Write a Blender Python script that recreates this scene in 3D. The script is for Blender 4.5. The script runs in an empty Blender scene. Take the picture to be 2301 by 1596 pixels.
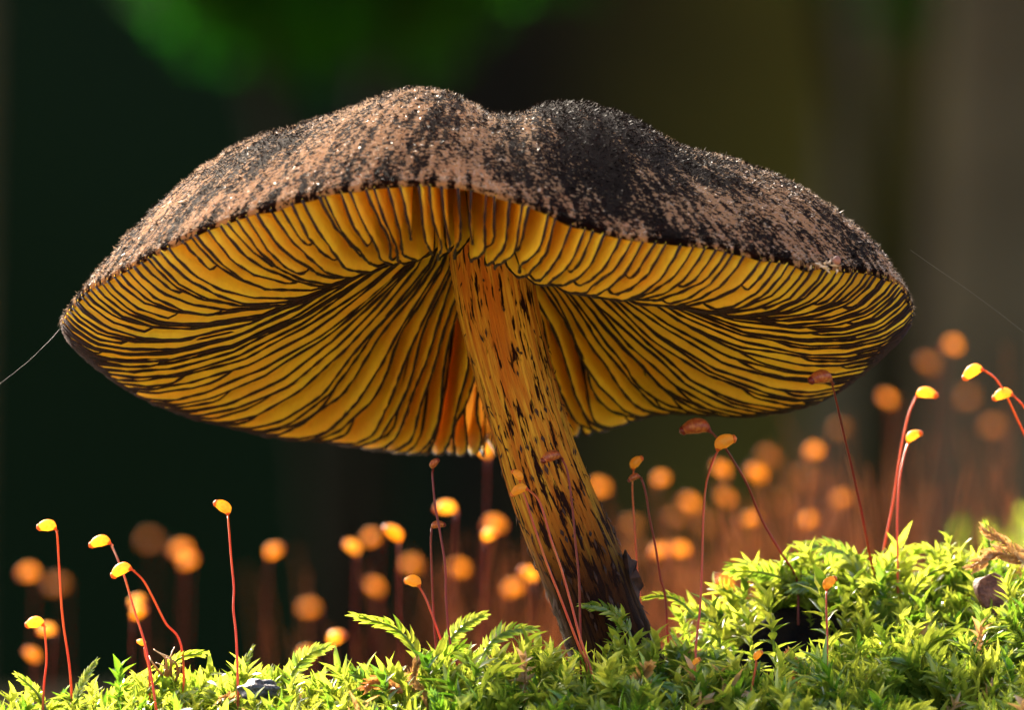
import bpy, math, random
import numpy as np
from mathutils import Vector, Matrix

R = math.radians
sc = bpy.context.scene
COL = sc.collection
sc.unit_settings.system = 'METRIC'
sc.unit_settings.scale_length = 0.01          # one unit is one centimetre

# ------------------------------------------------------------------ camera
D = 120.0                                      # camera to mushroom axis
ZC = 4.0                                       # lens height above the foot of the mushroom
S = 191.75                                     # picture units (of 2301) per cm at the mushroom
cam = bpy.data.cameras.new('camera')
cam_o = bpy.data.objects.new('camera', cam)
COL.objects.link(cam_o)
cam_o.location = (0, -D, ZC)
cam_o.rotation_euler = (math.pi / 2, 0, 0)
cam.sensor_width = 36.0
cam.lens = 36.0 * D / (2301 / S)
cam.clip_start = 1.0
cam.clip_end = 60000.0
cam.dof.use_dof = True
cam.dof.focus_distance = D - 1.2
cam.dof.aperture_fstop = cam.lens * 0.001 / 1.0   # opening of 1.0 cm
cam.dof.aperture_blades = 0
sc.camera = cam_o

# ------------------------------------------------------------------ light
SUN_EL, SUN_AZ = 25.0, -27.0                   # behind the mushroom, from the silvery side
world = bpy.data.worlds.new('World')
sc.world = world
world.use_nodes = True
wn = world.node_tree
sky = wn.nodes.new('ShaderNodeTexSky')
sky.sky_type = 'NISHITA'
sky.sun_disc = False
sky.sun_elevation = R(SUN_EL)
sky.sun_rotation = R(SUN_AZ)
sky.air_density = 0.6
sky.dust_density = 7.0
sky.ozone_density = 0.0
bg = wn.nodes['Background']
bg.inputs[1].default_value = 0.15
wn.links.new(sky.outputs[0], bg.inputs[0])
sl = bpy.data.lights.new('sun', 'SUN')
sl.energy = 2.0
sl.angle = R(0.5)
sl.color = (1.0, 0.90, 0.74)
so = bpy.data.objects.new('sun', sl)
COL.objects.link(so)
sd = Vector((math.sin(R(SUN_AZ)) * math.cos(R(SUN_EL)), math.cos(R(SUN_AZ)) * math.cos(R(SUN_EL)), math.sin(R(SUN_EL))))
so.rotation_euler = sd.to_track_quat('Z', 'Y').to_euler()
so.location = sd * 300

sc.view_settings.view_transform = 'Standard'
sc.view_settings.look = 'None'
sc.view_settings.exposure = 2.9
sc.view_settings.gamma = 1.0
sc.render.engine = 'CYCLES'
sc.cycles.use_denoising = True
sc.cycles.max_bounces = 10
sc.cycles.diffuse_bounces = 5
sc.cycles.transmission_bounces = 6
sc.cycles.transparent_max_bounces = 8
sc.cycles.sample_clamp_indirect = 6.0

rng = np.random.default_rng(11)
rnd = random.Random(5)


def P(X, Y, y):
    """picture position at a given depth -> world point"""
    k = (D + y) / D
    return np.array([(X - 1150.5) / S * k, y, ZC + (798 - Y) / S * k])


# ------------------------------------------------------------------ helpers
def mesh_data(name, verts, faces, smooth=True):
    """faces: list of tuples, or an (n,3)/(n,4) integer array"""
    me = bpy.data.meshes.new(name)
    verts = np.asarray(verts, dtype=np.float32)
    if isinstance(faces, np.ndarray):
        n, k = faces.shape
        me.vertices.add(len(verts))
        me.vertices.foreach_set('co', verts.ravel())
        me.loops.add(n * k)
        me.loops.foreach_set('vertex_index', faces.astype(np.int32).ravel())
        me.polygons.add(n)
        me.polygons.foreach_set('loop_start', np.arange(0, n * k, k, dtype=np.int32))
        me.update(calc_edges=True)
    else:
        me.from_pydata(verts.tolist(), [], faces)
    me.validate()
    if smooth:
        me.polygons.foreach_set('use_smooth', np.ones(len(me.polygons), dtype=bool))
    me.update()
    return me


def attr(me, name, data, kind='FLOAT_VECTOR'):
    a = me.attributes.new(name, kind, 'POINT')
    a.data.foreach_set('vector' if kind == 'FLOAT_VECTOR' else 'value', np.asarray(data, dtype=np.float32).ravel())


def link(name, me, mat, parent=None, loc=None, rot=None, scale=None):
    o = bpy.data.objects.new(name, me)
    COL.objects.link(o)
    if mat is not None and not me.materials:
        me.materials.append(mat)
    if parent is not None:
        o.parent = parent
    if loc is not None:
        o.location = [float(v) for v in loc]
    if rot is not None:
        o.rotation_euler = rot
    if scale is not None:
        o.scale = scale
    return o


def empty(name, loc):
    o = bpy.data.objects.new(name, None)
    o.empty_display_size = 0.3
    COL.objects.link(o)
    o.location = [float(v) for v in loc]
    return o


def tag(o, label, cat, group=None):
    o['label'] = label
    o['category'] = cat
    if group:
        o['group'] = group
    return o


def kind(o, k):
    o['kind'] = k
    return o


def grid_faces(nu, nv, wrap=False):
    """vertex index = i*nv + j; i along u (wrapped or not), j along v"""
    iu = np.arange(nu if wrap else nu - 1)
    jv = np.arange(nv - 1)
    I, J = np.meshgrid(iu, jv, indexing='ij')
    I2 = (I + 1) % nu
    return np.stack([I * nv + J, I2 * nv + J, I2 * nv + J + 1, I * nv + J + 1], axis=-1).reshape(-1, 4)


def smooth_path(pts, n):
    """Catmull-Rom through points"""
    p = np.asarray(pts, dtype=float)
    if len(p) < 3:
        t = np.linspace(0, 1, n)[:, None]
        return p[0] * (1 - t) + p[-1] * t
    q = np.vstack([2 * p[0] - p[1], p, 2 * p[-1] - p[-2]])
    seg = np.linalg.norm(np.diff(p, axis=0), axis=1)
    acc = np.concatenate([[0], np.cumsum(seg)])
    out = []
    for s in np.linspace(0, acc[-1] - 1e-9, n):
        k = int(np.searchsorted(acc, s, side='right') - 1)
        k = min(k, len(seg) - 1)
        t = (s - acc[k]) / max(seg[k], 1e-9)
        a, b, c, d = q[k], q[k + 1], q[k + 2], q[k + 3]
        out.append(0.5 * ((2 * b) + (c - a) * t + (2 * a - 5 * b + 4 * c - d) * t * t + (3 * b - a - 3 * c + d) * t ** 3))
    return np.array(out)


def tube(path, rad, sides=6, cap=True):
    path = np.asarray(path, dtype=float)
    n = len(path)
    rad = np.broadcast_to(np.asarray(rad, dtype=float), (n,))
    tan = np.gradient(path, axis=0)
    tan /= np.linalg.norm(tan, axis=1)[:, None] + 1e-12
    ref = np.array([0.0, -1.0, 0.0]) if abs(tan[0][1]) < 0.9 else np.array([1.0, 0, 0])
    verts = []
    e1 = np.cross(tan[0], ref)
    e1 /= np.linalg.norm(e1)
    for k in range(n):
        e1 = e1 - tan[k] * np.dot(e1, tan[k])
        e1 /= np.linalg.norm(e1) + 1e-12
        e2 = np.cross(tan[k], e1)
        a = np.arange(sides) * 2 * math.pi / sides
        verts.append(path[k] + rad[k] * (np.cos(a)[:, None] * e1 + np.sin(a)[:, None] * e2))
    v = np.array(verts).reshape(-1, 3)
    f = []
    for k in range(n - 1):
        for j in range(sides):
            j2 = (j + 1) % sides
            f.append((k * sides + j, k * sides + j2, (k + 1) * sides + j2, (k + 1) * sides + j))
    if cap:
        f.append(tuple(range(sides))[::-1])
        f.append(tuple((n - 1) * sides + j for j in range(sides)))
    return v, f


class Noise2:
    """smooth pseudo noise from random plane waves, range about -1..1"""

    def __init__(self, seed, freq, n=14, dim=2):
        g = np.random.default_rng(seed)
        d = g.normal(size=(n, dim))
        d /= np.linalg.norm(d, axis=1)[:, None]
        self.k = d * (freq * g.uniform(0.5, 1.6, n))[:, None]
        self.ph = g.uniform(0, 6.28, n)
        self.n = n

    def __call__(self, *c):
        a = sum(np.multiply.outer(np.asarray(x, dtype=float), self.k[:, i]) for i, x in enumerate(c))
        return np.sin(a + self.ph).sum(axis=-1) / math.sqrt(self.n) * 0.9


# ------------------------------------------------------------------ materials
def new_mat(name):
    m = bpy.data.materials.new(name)
    m.use_nodes = True
    nt = m.node_tree
    nt.nodes.clear()
    out = nt.nodes.new('ShaderNodeOutputMaterial')
    return m, nt, out


class N:
    def __init__(self, nt):
        self.nt = nt

    def node(self, t, **kw):
        n = self.nt.nodes.new(t)
        for k, v in kw.items():
            setattr(n, k, v)
        return n

    def put(self, sock, v):
        if hasattr(v, 'is_linked') or isinstance(v, bpy.types.NodeSocket):
            self.nt.links.new(v, sock)
        else:
            if isinstance(v, tuple) and len(v) == 3 and sock.type == 'RGBA':
                v = v + (1.0,)
            sock.default_value = v

    def noise(self, vec, scale, detail=3.0, rough=0.55, dist=0.0):
        n = self.node('ShaderNodeTexNoise')
        self.put(n.inputs['Vector'], vec)
        n.inputs['Scale'].default_value = scale
        n.inputs['Detail'].default_value = detail
        n.inputs['Roughness'].default_value = rough
        n.inputs['Distortion'].default_value = dist
        return n.outputs['Fac']

    def ramp(self, fac, a, b, lo=0.0, hi=1.0):
        n = self.node('ShaderNodeMapRange')
        n.interpolation_type = 'SMOOTHSTEP'
        self.put(n.inputs['Value'], fac)
        n.inputs['From Min'].default_value = a
        n.inputs['From Max'].default_value = b
        n.inputs['To Min'].default_value = lo
        n.inputs['To Max'].default_value = hi
        return n.outputs['Result']

    def math(self, op, a, b=0.0):
        n = self.node('ShaderNodeMath', operation=op)
        self.put(n.inputs[0], a)
        self.put(n.inputs[1], b)
        return n.outputs[0]

    def mix(self, fac, a, b):
        n = self.node('ShaderNodeMix', data_type='RGBA')
        self.put(n.inputs['Factor'], fac)
        self.put(n.inputs[6], a)
        self.put(n.inputs[7], b)
        return n.outputs[2]

    def attr(self, name):
        n = self.node('ShaderNodeAttribute', attribute_name=name)
        return n

    def obj(self):
        return self.node('ShaderNodeTexCoord').outputs['Object']

    def scalevec(self, v, s):
        n = self.node('ShaderNodeMapping')
        self.put(n.inputs['Vector'], v)
        n.inputs['Scale'].default_value = s
        return n.outputs['Vector']

    def bump(self, h, strength, dist):
        n = self.node('ShaderNodeBump')
        self.put(n.inputs['Height'], h)
        n.inputs['Strength'].default_value = strength
        n.inputs['Distance'].default_value = dist
        return n.outputs['Normal']

    def bsdf(self, col, rough=0.6, spec=0.4, normal=None, coat=0.0, sheen=0.0):
        n = self.node('ShaderNodeBsdfPrincipled')
        self.put(n.inputs['Base Color'], col)
        self.put(n.inputs['Roughness'], rough)
        n.inputs['Specular IOR Level'].default_value = spec
        if sheen:
            n.inputs['Sheen Weight'].default_value = sheen
            n.inputs['Sheen Roughness'].default_value = 0.4
        if normal is not None:
            self.put(n.inputs['Normal'], normal)
        return n.outputs[0]

    def trans(self, col, normal=None):
        n = self.node('ShaderNodeBsdfTranslucent')
        self.put(n.inputs[0], col)
        if normal is not None:
            self.put(n.inputs['Normal'], normal)
        return n.outputs[0]

    def mixs(self, f, a, b):
        n = self.node('ShaderNodeMixShader')
        self.put(n.inputs[0], f)
        self.put(n.inputs[1], a)
        self.put(n.inputs[2], b)
        return n.outputs[0]

    def out(self, o, s):
        self.nt.links.new(s, o.inputs['Surface'])


def thin_mat(name, col, tcol, tfac, rough=0.5, spec=0.4, var=0.0, scale=3.0, col2=None, tcol2=None):
    """matt surface that also lets light through"""
    m, nt, o = new_mat(name)
    n = N(nt)
    c, t = col, tcol
    if col2 is not None:
        f = n.ramp(n.noise(n.obj(), scale, 3.0), 0.35, 0.65)
        c = n.mix(f, col, col2)
        t = n.mix(f, tcol, tcol2 or tcol)
    n.out(o, n.mixs(tfac, n.bsdf(c, rough, spec), n.trans(t)))
    return m


def skin_pattern(n):
    """share of dark fibres on the cap, from the cap's own coordinates"""
    st = n.attr('st').outputs['Vector']          # (cos a, sin a, radius)
    ob = n.obj()
    streak = n.noise(n.scalevec(st, (13.0, 13.0, 1.6)), 1.0, 5.0, 0.65, 0.5)
    big = n.noise(ob, 0.75, 2.0)
    grain = n.noise(ob, 17.0, 3.0, 0.65)
    grain2 = n.noise(n.scalevec(st, (45.0, 45.0, 12.0)), 1.0, 2.0, 0.6)
    dark = n.attr('dark').outputs['Fac']
    a = n.math('ADD', n.math('MULTIPLY', streak, 1.0), n.math('MULTIPLY', n.ramp(big, 0.3, 0.7), 0.28))
    a = n.math('ADD', a, n.math('MULTIPLY', dark, 0.55))
    a = n.math('ADD', a, n.math('MULTIPLY', grain, 1.9))
    a = n.math('SUBTRACT', a, 0.24)
    a = n.math('ADD', a, n.math('MULTIPLY', grain2, 0.9))
    return n.ramp(a, 1.82, 2.06), grain


def m_skin():
    m, nt, o = new_mat('cap_skin')
    n = N(nt)
    f, grain = skin_pattern(n)
    col = n.mix(f, (0.24, 0.145, 0.075), (0.0022, 0.0012, 0.0009))
    tc = n.mix(f, (0.9, 0.55, 0.2), (0.05, 0.02, 0.01))
    nb = n.bump(grain, 0.9, 0.05)
    n.out(o, n.mixs(0.48, n.bsdf(col, 0.85, 0.04, nb), n.trans(tc)))
    return m


def m_fibre():
    m, nt, o = new_mat('cap_fibre')
    n = N(nt)
    f, g = skin_pattern(n)
    r = n.attr('tint').outputs['Fac']
    f2 = n.ramp(n.math('ADD', n.math('MULTIPLY', f, 0.75), n.math('MULTIPLY', r, 0.5)), 0.45, 0.8)
    col = n.mix(f2, (0.35, 0.245, 0.16), (0.003, 0.0016, 0.001))
    b_ = n.bsdf(col, 0.4, 0.3)
    b_.node.inputs['Specular IOR Level'].default_value = 0.3
    n.put(b_.node.inputs['Specular IOR Level'], n.ramp(f2, 0.0, 1.0, 0.35, 0.01))
    n.out(o, n.mixs(0.25, b_, n.trans(col)))
    return m


def m_gill():
    m, nt, o = new_mat('gill_flesh')
    n = N(nt)
    k = n.noise(n.obj(), 1.4, 3.0)
    v = n.attr('depth').outputs['Fac']
    f = n.ramp(k, 0.3, 0.7)
    col = n.mix(f, (0.88, 0.70, 0.05), (0.90, 0.60, 0.05))
    fine = n.noise(n.obj(), 14.0, 3.0)
    col = n.mix(n.ramp(fine, 0.4, 0.75, 0.0, 0.25), col, (0.55, 0.27, 0.03))
    tc = n.mix(f, (0.92, 0.60, 0.06), (0.92, 0.52, 0.06))
    n.out(o, n.mixs(0.42, n.bsdf(col, 0.6, 0.15), n.trans(tc)))
    return m


def m_gill_edge():
    m, nt, o = new_mat('gill_edge')
    n = N(nt)
    k = n.noise(n.obj(), 20.0, 3.0, 0.7)
    col = n.mix(n.ramp(k, 0.3, 0.75), (0.004, 0.001, 0.001), (0.030, 0.008, 0.004))
    n.out(o, n.bsdf(col, 0.7, 0.25, n.bump(k, 0.8, 0.03)))
    return m


def m_stem():
    m, nt, o = new_mat('stem_flesh')
    n = N(nt)
    st = n.attr('st').outputs['Vector']          # (cos, sin, height 0 foot .. 1 top)
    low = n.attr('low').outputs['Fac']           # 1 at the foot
    fib = n.noise(n.scalevec(st, (9.0, 9.0, 5.0)), 1.0, 5.0, 0.65)
    fib2 = n.noise(n.scalevec(st, (26.0, 26.0, 9.0)), 1.0, 4.0, 0.7, 0.3)
    patch = n.noise(n.scalevec(st, (1.6, 1.6, 4.0)), 1.0, 3.0)
    c = n.mix(n.ramp(fib, 0.38, 0.62), (0.60, 0.33, 0.030), (0.40, 0.13, 0.012))
    c = n.mix(n.ramp(patch, 0.44, 0.6, 0.0, 0.85), c, (0.42, 0.115, 0.010))
    c = n.mix(n.ramp(fib2, 0.50, 0.66, 0.0, 0.75), c, (0.30, 0.11, 0.018))
    fleck = n.noise(n.scalevec(st, (8.5, 8.5, 17.0)), 1.0, 3.0, 0.62, 0.35)
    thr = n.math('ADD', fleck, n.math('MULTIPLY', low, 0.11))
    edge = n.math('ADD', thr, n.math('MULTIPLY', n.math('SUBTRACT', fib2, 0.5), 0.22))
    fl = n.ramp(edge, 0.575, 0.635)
    c = n.mix(fl, c, (0.018, 0.005, 0.003))
    c = n.mix(n.ramp(low, 0.36, 0.78, 0.0, 0.95), c, (0.014, 0.005, 0.0025))  # light fall-off towards the foot, put into the stem colour
    h = n.math('ADD', n.math('MULTIPLY', fib2, 0.6), n.math('MULTIPLY', fl, 0.5))
    nb = n.bump(h, 1.0, 0.06)
    s1 = n.bsdf(c, 0.75, 0.06, nb)
    n.out(o, n.mixs(0.06, s1, n.trans(c)))
    return m


def m_moss():
    m, nt, o = new_mat('moss_leaf')
    n = N(nt)
    t = n.attr('tint').outputs['Fac']
    k = n.noise(n.obj(), 1.1, 3.0)
    f = n.math('ADD', n.math('MULTIPLY', t, 0.75), n.math('MULTIPLY', k, 0.4))
    c = n.mix(n.ramp(f, 0.15, 0.85), (0.035, 0.09, 0.007), (0.22, 0.27, 0.03))
    tc = n.mix(n.ramp(f, 0.15, 0.85), (0.10, 0.25, 0.010), (0.52, 0.56, 0.05))
    c = n.mix(n.ramp(t, 0.93, 0.95), c, (0.40, 0.26, 0.10))
    tc = n.mix(n.ramp(t, 0.93, 0.95), tc, (0.6, 0.33, 0.10))
    n.out(o, n.mixs(0.5, n.bsdf(c, 0.27, 0.6), n.trans(tc)))
    return m


def m_plain(name, c1, c2, scale, rough=0.8, spec=0.25, bump=0.0, detail=5.0, lo=0.35, hi=0.65):
    m, nt, o = new_mat(name)
    n = N(nt)
    k = n.noise(n.obj(), scale, detail, 0.6)
    col = n.mix(n.ramp(k, lo, hi), c1, c2)
    nb = n.bump(k, 0.8, bump) if bump else None
    n.out(o, n.bsdf(col, rough, spec, nb))
    return m


M = {
    'skin': m_skin(), 'fibre': m_fibre(), 'gill': m_gill(), 'gill_edge': m_gill_edge(), 'stem': m_stem(), 'moss': m_moss(),
    'scale': m_plain('dark_scale', (0.012, 0.006, 0.004), (0.05, 0.02, 0.01), 8.0, 0.75),
    'soil': m_plain('soil', (0.012, 0.008, 0.005), (0.035, 0.022, 0.012), 2.0, 0.95, 0.1, 0.2),
    'floor': m_plain('bounce_floor_litter', (0.22, 0.14, 0.06), (0.36, 0.24, 0.11), 0.08, 0.95, 0.1, 2.0),  # unseen floor paled so that it bounces warm fill up to the gills
    'seta': thin_mat('seta_red', (0.38, 0.055, 0.018), (0.75, 0.12, 0.02), 0.4, 0.35, 0.5, col2=(0.46, 0.12, 0.025), tcol2=(0.8, 0.25, 0.03), scale=1.2),
    'seta_dark': thin_mat('seta_dimmed', (0.16, 0.018, 0.010), (0.40, 0.04, 0.012), 0.4, 0.35, 0.5),  # darker copy of the red: cap shadow in the colour, also dims far stalks
    'capsule': thin_mat('capsule_amber', (0.85, 0.44, 0.08), (1.0, 0.64, 0.15), 0.8, 0.35, 0.45, col2=(0.82, 0.38, 0.06), tcol2=(1.0, 0.56, 0.10), scale=6.0),
    'capsule_dark': thin_mat('capsule_shaded', (0.30, 0.06, 0.02), (0.55, 0.13, 0.03), 0.45, 0.35, 0.5, col2=(0.50, 0.18, 0.04), tcol2=(0.7, 0.28, 0.05), scale=7.0),  # shadow of the cap put into a darker copy of the capsule colour
    'capsule_soft': thin_mat('capsule_orange', (0.70, 0.32, 0.04), (0.90, 0.50, 0.07), 0.75, 0.4, 0.3),
    'capsule_dull': thin_mat('capsule_ochre', (0.42, 0.20, 0.03), (0.60, 0.32, 0.05), 0.7, 0.45, 0.3),
    'lid': thin_mat('capsule_mouth', (0.55, 0.17, 0.03), (0.85, 0.3, 0.05), 0.5, 0.4, 0.4),
    'neck': thin_mat('capsule_neck', (0.42, 0.08, 0.02), (0.8, 0.2, 0.03), 0.5, 0.4, 0.4),
    'dead': thin_mat('dead_moss', (0.42, 0.27, 0.11), (0.55, 0.33, 0.12), 0.35, 0.55, 0.3, col2=(0.30, 0.15, 0.05), tcol2=(0.5, 0.24, 0.06), scale=5.0),
    'dead_orange': thin_mat('dead_orange_moss', (0.50, 0.24, 0.07), (0.62, 0.28, 0.07), 0.4, 0.5, 0.3, col2=(0.36, 0.15, 0.04), tcol2=(0.5, 0.2, 0.04), scale=6.0),
    'silk': thin_mat('silk', (0.16, 0.14, 0.11), (0.18, 0.16, 0.12), 0.5, 0.35, 0.3),
    'pebble': m_plain('dark_stone', (0.012, 0.012, 0.013), (0.11, 0.11, 0.115), 26.0, 0.4, 0.5, 0.03),
    'bark': m_plain('red_bark', (0.10, 0.03, 0.015), (0.26, 0.10, 0.05), 7.0, 0.6, 0.4, 0.08),
    'trunk': m_plain('grey_trunk', (0.045, 0.034, 0.014), (0.085, 0.065, 0.030), 0.08, 0.9, 0.15, 1.0),
    'leaf': thin_mat('shrub_leaf', (0.010, 0.050, 0.003), (0.015, 0.15, 0.005), 0.55, 0.7, 0.05, col2=(0.014, 0.05, 0.003), tcol2=(0.025, 0.15, 0.005), scale=0.05),
    'straw': thin_mat('rusty_stalk', (0.30, 0.12, 0.03), (0.45, 0.18, 0.04), 0.4, 0.5, 0.3),
    'twig': m_plain('dark_twig', (0.003, 0.003, 0.001), (0.008, 0.006, 0.003), 0.5, 0.95, 0.05),
    'debris': thin_mat('pale_debris', (0.55, 0.42, 0.26), (0.6, 0.45, 0.25), 0.3, 0.6, 0.3),
}


def m_bank():
    m, nt, o = new_mat('bank_soil')
    n = N(nt)
    ob = n.obj()
    x = n.node('ShaderNodeSeparateXYZ')
    n.put(x.inputs[0], ob)
    k = n.noise(ob, 0.02, 3.0)
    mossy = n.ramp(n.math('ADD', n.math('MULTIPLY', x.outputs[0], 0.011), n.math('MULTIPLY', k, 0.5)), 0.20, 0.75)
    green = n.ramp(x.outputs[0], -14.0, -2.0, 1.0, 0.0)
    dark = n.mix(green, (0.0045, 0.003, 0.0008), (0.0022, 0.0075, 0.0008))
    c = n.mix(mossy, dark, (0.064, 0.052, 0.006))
    n.out(o, n.bsdf(c, 0.95, 0.1))
    return m


M['bank'] = m_bank()


def m_flesh():
    m, nt, o = new_mat('cap_flesh')
    n = N(nt)
    thin = n.attr('thin').outputs['Fac']          # 1 at the thin margin, 0 over the stem
    n.out(o, n.mixs(n.ramp(thin, 0.0, 1.0, 0.10, 0.62), n.bsdf((0.80, 0.55, 0.12), 0.6, 0.2), n.trans((0.92, 0.60, 0.13))))
    return m


M['flesh'] = m_flesh()


def m_mound():
    m, nt, o = new_mat('mound_soil')
    n = N(nt)
    ob = n.obj()
    x = n.node('ShaderNodeSeparateXYZ')
    n.put(x.inputs[0], ob)
    k = n.noise(ob, 2.0, 5.0, 0.6)
    soil = n.mix(n.ramp(k, 0.35, 0.65), (0.002, 0.0014, 0.001), (0.012, 0.007, 0.004))
    k2 = n.noise(ob, 0.5, 4.0, 0.6)
    bounce_litter = n.mix(n.ramp(k2, 0.35, 0.65), (0.48, 0.37, 0.20), (0.34, 0.25, 0.13))    # unseen pale leaves added before the moss to bounce light onto the gills
    n.out(o, n.bsdf(n.mix(n.ramp(x.outputs[1], -9.5, -7.0, 1.0, 0.0), soil, bounce_litter), 0.9, 0.1, n.bump(k, 0.6, 0.15)))
    return m


M['mound'] = m_mound()

# ------------------------------------------------------------------ ground
HX = [-40, -12, -6, -3.4, -1.8, -0.26, 1.3, 2.35, 3.4, 4.4, 6, 12, 40]
HZ = [-3, -0.9, -0.68, -0.42, -0.32, -0.08, 0.0, 0.32, 0.62, 0.78, 1.0, 1.3, -1]


def ground(x, y):
    x = np.asarray(x, dtype=float)
    y = np.asarray(y, dtype=float)
    h = np.interp(x, HX, HZ)
    yc = np.interp(x, [-3, -0.8, 1.4, 2.2, 3.4, 8], [-0.3, -1.0, -1.0, 0.8, 2.0, 3.0])
    d = y - yc
    zf = h + 0.27 * np.clip(d, -9.0, 0) + 0.10 * np.minimum(d + 9.0, 0)  # unseen front part flattened to catch sun and bounce it upward
    zb = 3.0 * (1 - np.exp(-np.maximum(d, 0) / 10.0))
    z = zf - zb + 3.2 * np.exp(-((x - 10.2) / 4.4) ** 2 - ((y - 45) / 10.0) ** 2)
    z = z + 0.10 * GN(x, y) - 0.6 * np.exp(-((x - 3.05) / 0.8) ** 2 - ((y - 0.2) / 0.9) ** 2) + 0.42 * np.exp(-((x - 3.05) / 0.75) ** 2 - ((y - 1.9) / 0.6) ** 2)
    # the mound ends and drops to the forest floor
    e = np.maximum(0, np.hypot(x / 60.0, (y - 10) / 110.0) - 0.75)
    return np.maximum(z - 160 * e ** 2, -31.0)


GN = Noise2(3, 1.4)


def spaced(lo, hi, a, b, fine, coarse):
    u = [lo]
    while u[-1] < hi:
        v = u[-1]
        u.append(v + (fine if a <= v <= b else min(coarse, 0.25 * (a - v if v < a else v - b) + fine)))
    return np.array(u)


gx = spaced(-66, 66, -9, 9, 0.2, 2.5)
gy = spaced(-112, 130, -6, 8, 0.2, 2.5)
GX, GY = np.meshgrid(gx, gy, indexing='ij')
GZ = ground(GX, GY)
me = mesh_data('moss_mound', np.stack([GX, GY, GZ], -1).reshape(-1, 3), grid_faces(len(gx), len(gy)))
kind(link('mound', me, M['mound']), 'structure')

fx = np.concatenate([np.linspace(-20000, -800, 12), np.linspace(-700, 700, 60), np.linspace(800, 20000, 12)])
FX, FY = np.meshgrid(fx, fx, indexing='ij')
FN = Noise2(8, 0.02)
FZ = -30 + np.where(np.hypot(FX, FY) < 650, 1.5, 6.0) * FN(FX, FY)
me = mesh_data('forest_floor', np.stack([FX, FY, FZ], -1).reshape(-1, 3), grid_faces(len(fx), len(fx)))
kind(link('forest_floor', me, M['floor']), 'structure')

# steep shaded earth bank closing the view
bu = np.linspace(-3000, 3000, 240)
bv = np.linspace(0, 1, 50)
BU, BV = np.meshgrid(bu, bv, indexing='ij')
BN = Noise2(21, 0.012, 20)
BN2 = Noise2(22, 0.06, 20)
bh = -45 + 260 * BV
by = 900 + 70 * BV ** 1.4 + 0.00012 * -BU ** 2 + 22 * BN(BU, bh) + 8 * BN2(BU, bh)
me = mesh_data('bank', np.stack([BU, by, bh], -1).reshape(-1, 3), grid_faces(len(bu), len(bv)))
kind(link('earth_bank', me, M['bank']), 'structure')

# ------------------------------------------------------------------ mushroom cap geometry
RIM_NEAR = [(137, 735), (150, 705), (190, 655), (300, 597), (430, 527), (560, 482), (640, 457), (740, 434), (850, 420), (950, 414),
            (1030, 419), (1110, 438), (1200, 466), (1290, 506), (1400, 536), (1500, 547), (1600, 557), (1700, 579), (1800, 598),
            (1880, 606), (1950, 613), (2000, 626), (2035, 655), (2053, 700)]
RIM_FAR = [(2048, 728), (2030, 757), (1985, 800), (1930, 845), (1880, 872), (1820, 890), (1740, 896), (1640, 892), (1560, 890),
           (1500, 897), (1450, 915), (1400, 930), (1340, 948), (1290, 956), (1180, 985), (1100, 1000), (1040, 1000), (960, 996), (880, 995),
           (800, 982), (700, 966), (600, 957), (540, 944), (480, 926), (400, 912), (330, 885), (265, 855), (215, 823), (180, 793), (150, 764)]
SIL = [(137, 735), (150, 690), (180, 640), (230, 580), (290, 510), (360, 440), (440, 375), (520, 324), (580, 300), (640, 289), (700, 263), (780, 238),
       (850, 215), (900, 205), (950, 207), (1010, 218), (1060, 236), (1100, 255), (1135, 258), (1170, 247), (1205, 230), (1250, 226),
       (1320, 233), (1400, 252), (1460, 280), (1510, 315), (1560, 335), (1640, 352), (1720, 380), (1800, 415), (1870, 460), (1930, 505),
       (1980, 550), (2015, 600), (2040, 650), (2053, 700)]
CX, CA = 1095.0, 958.0
ph, px, py_ = [], [], []
for X, Y in RIM_NEAR:
    ph.append(2 * math.pi - math.acos(max(-1, min(1, (X - CX) / CA))))
    px.append(X)
    py_.append(Y)
for X, Y in RIM_FAR:
    ph.append(math.acos(max(-1, min(1, (X - CX) / CA))))
    px.append(X)
    py_.append(Y - 12 * math.sqrt(max(0, 1 - ((X - CX) / CA) ** 2)))
o_ = np.argsort(ph)
ph, px, py_ = np.array(ph)[o_], np.array(px)[o_], np.array(py_)[o_]
TAU = R(18.8)
DEPTH = 4.6
CN = np.array([0, math.sin(TAU), math.cos(TAU)])    # cap axis
CC = P(1095, 712, 0.0)                              # centre of the rim plane
ph3 = np.concatenate([ph - 2 * math.pi, ph, ph + 2 * math.pi])
px3, py3 = np.tile(px, 3), np.tile(py_, 3)
# smooth resampled rim
_t = np.linspace(0, 2 * math.pi, 721)
_X, _Y = np.interp(_t, ph3, px3), np.interp(_t, ph3, py3)
ker = np.ones(9) / 9
_X = np.convolve(np.concatenate([_X[-9:-1], _X, _X[1:9]]), ker, 'same')[8:-8]
_Y = np.convolve(np.concatenate([_Y[-9:-1], _Y, _Y[1:9]]), ker, 'same')[8:-8]


def rim(phi):
    p = np.mod(phi, 2 * math.pi)
    X, Y = np.interp(p, _t, _X), np.interp(p, _t, _Y)
    y = DEPTH * np.sin(p)
    k = (D + y) / D
    return np.stack([(X - 1150.5) / S * k, y, ZC + (798 - Y) / S * k], -1)


def base(phi, r):
    r = np.asarray(r, dtype=float)[..., None]
    return CC + (rim(phi) - CC) * r


UB = np.linspace(-5.4, 5.4, 73)
HT = np.full(73, 2.4)


def dome(x, r, H):
    return np.interp(x, UB, H) * (1 - np.abs(r) ** 2.3)


def screen(p):
    k = D / (D + p[..., 1])
    return p[..., 0] * k * S + 1150.5, 798 - (p[..., 2] - ZC) * k * S


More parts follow.
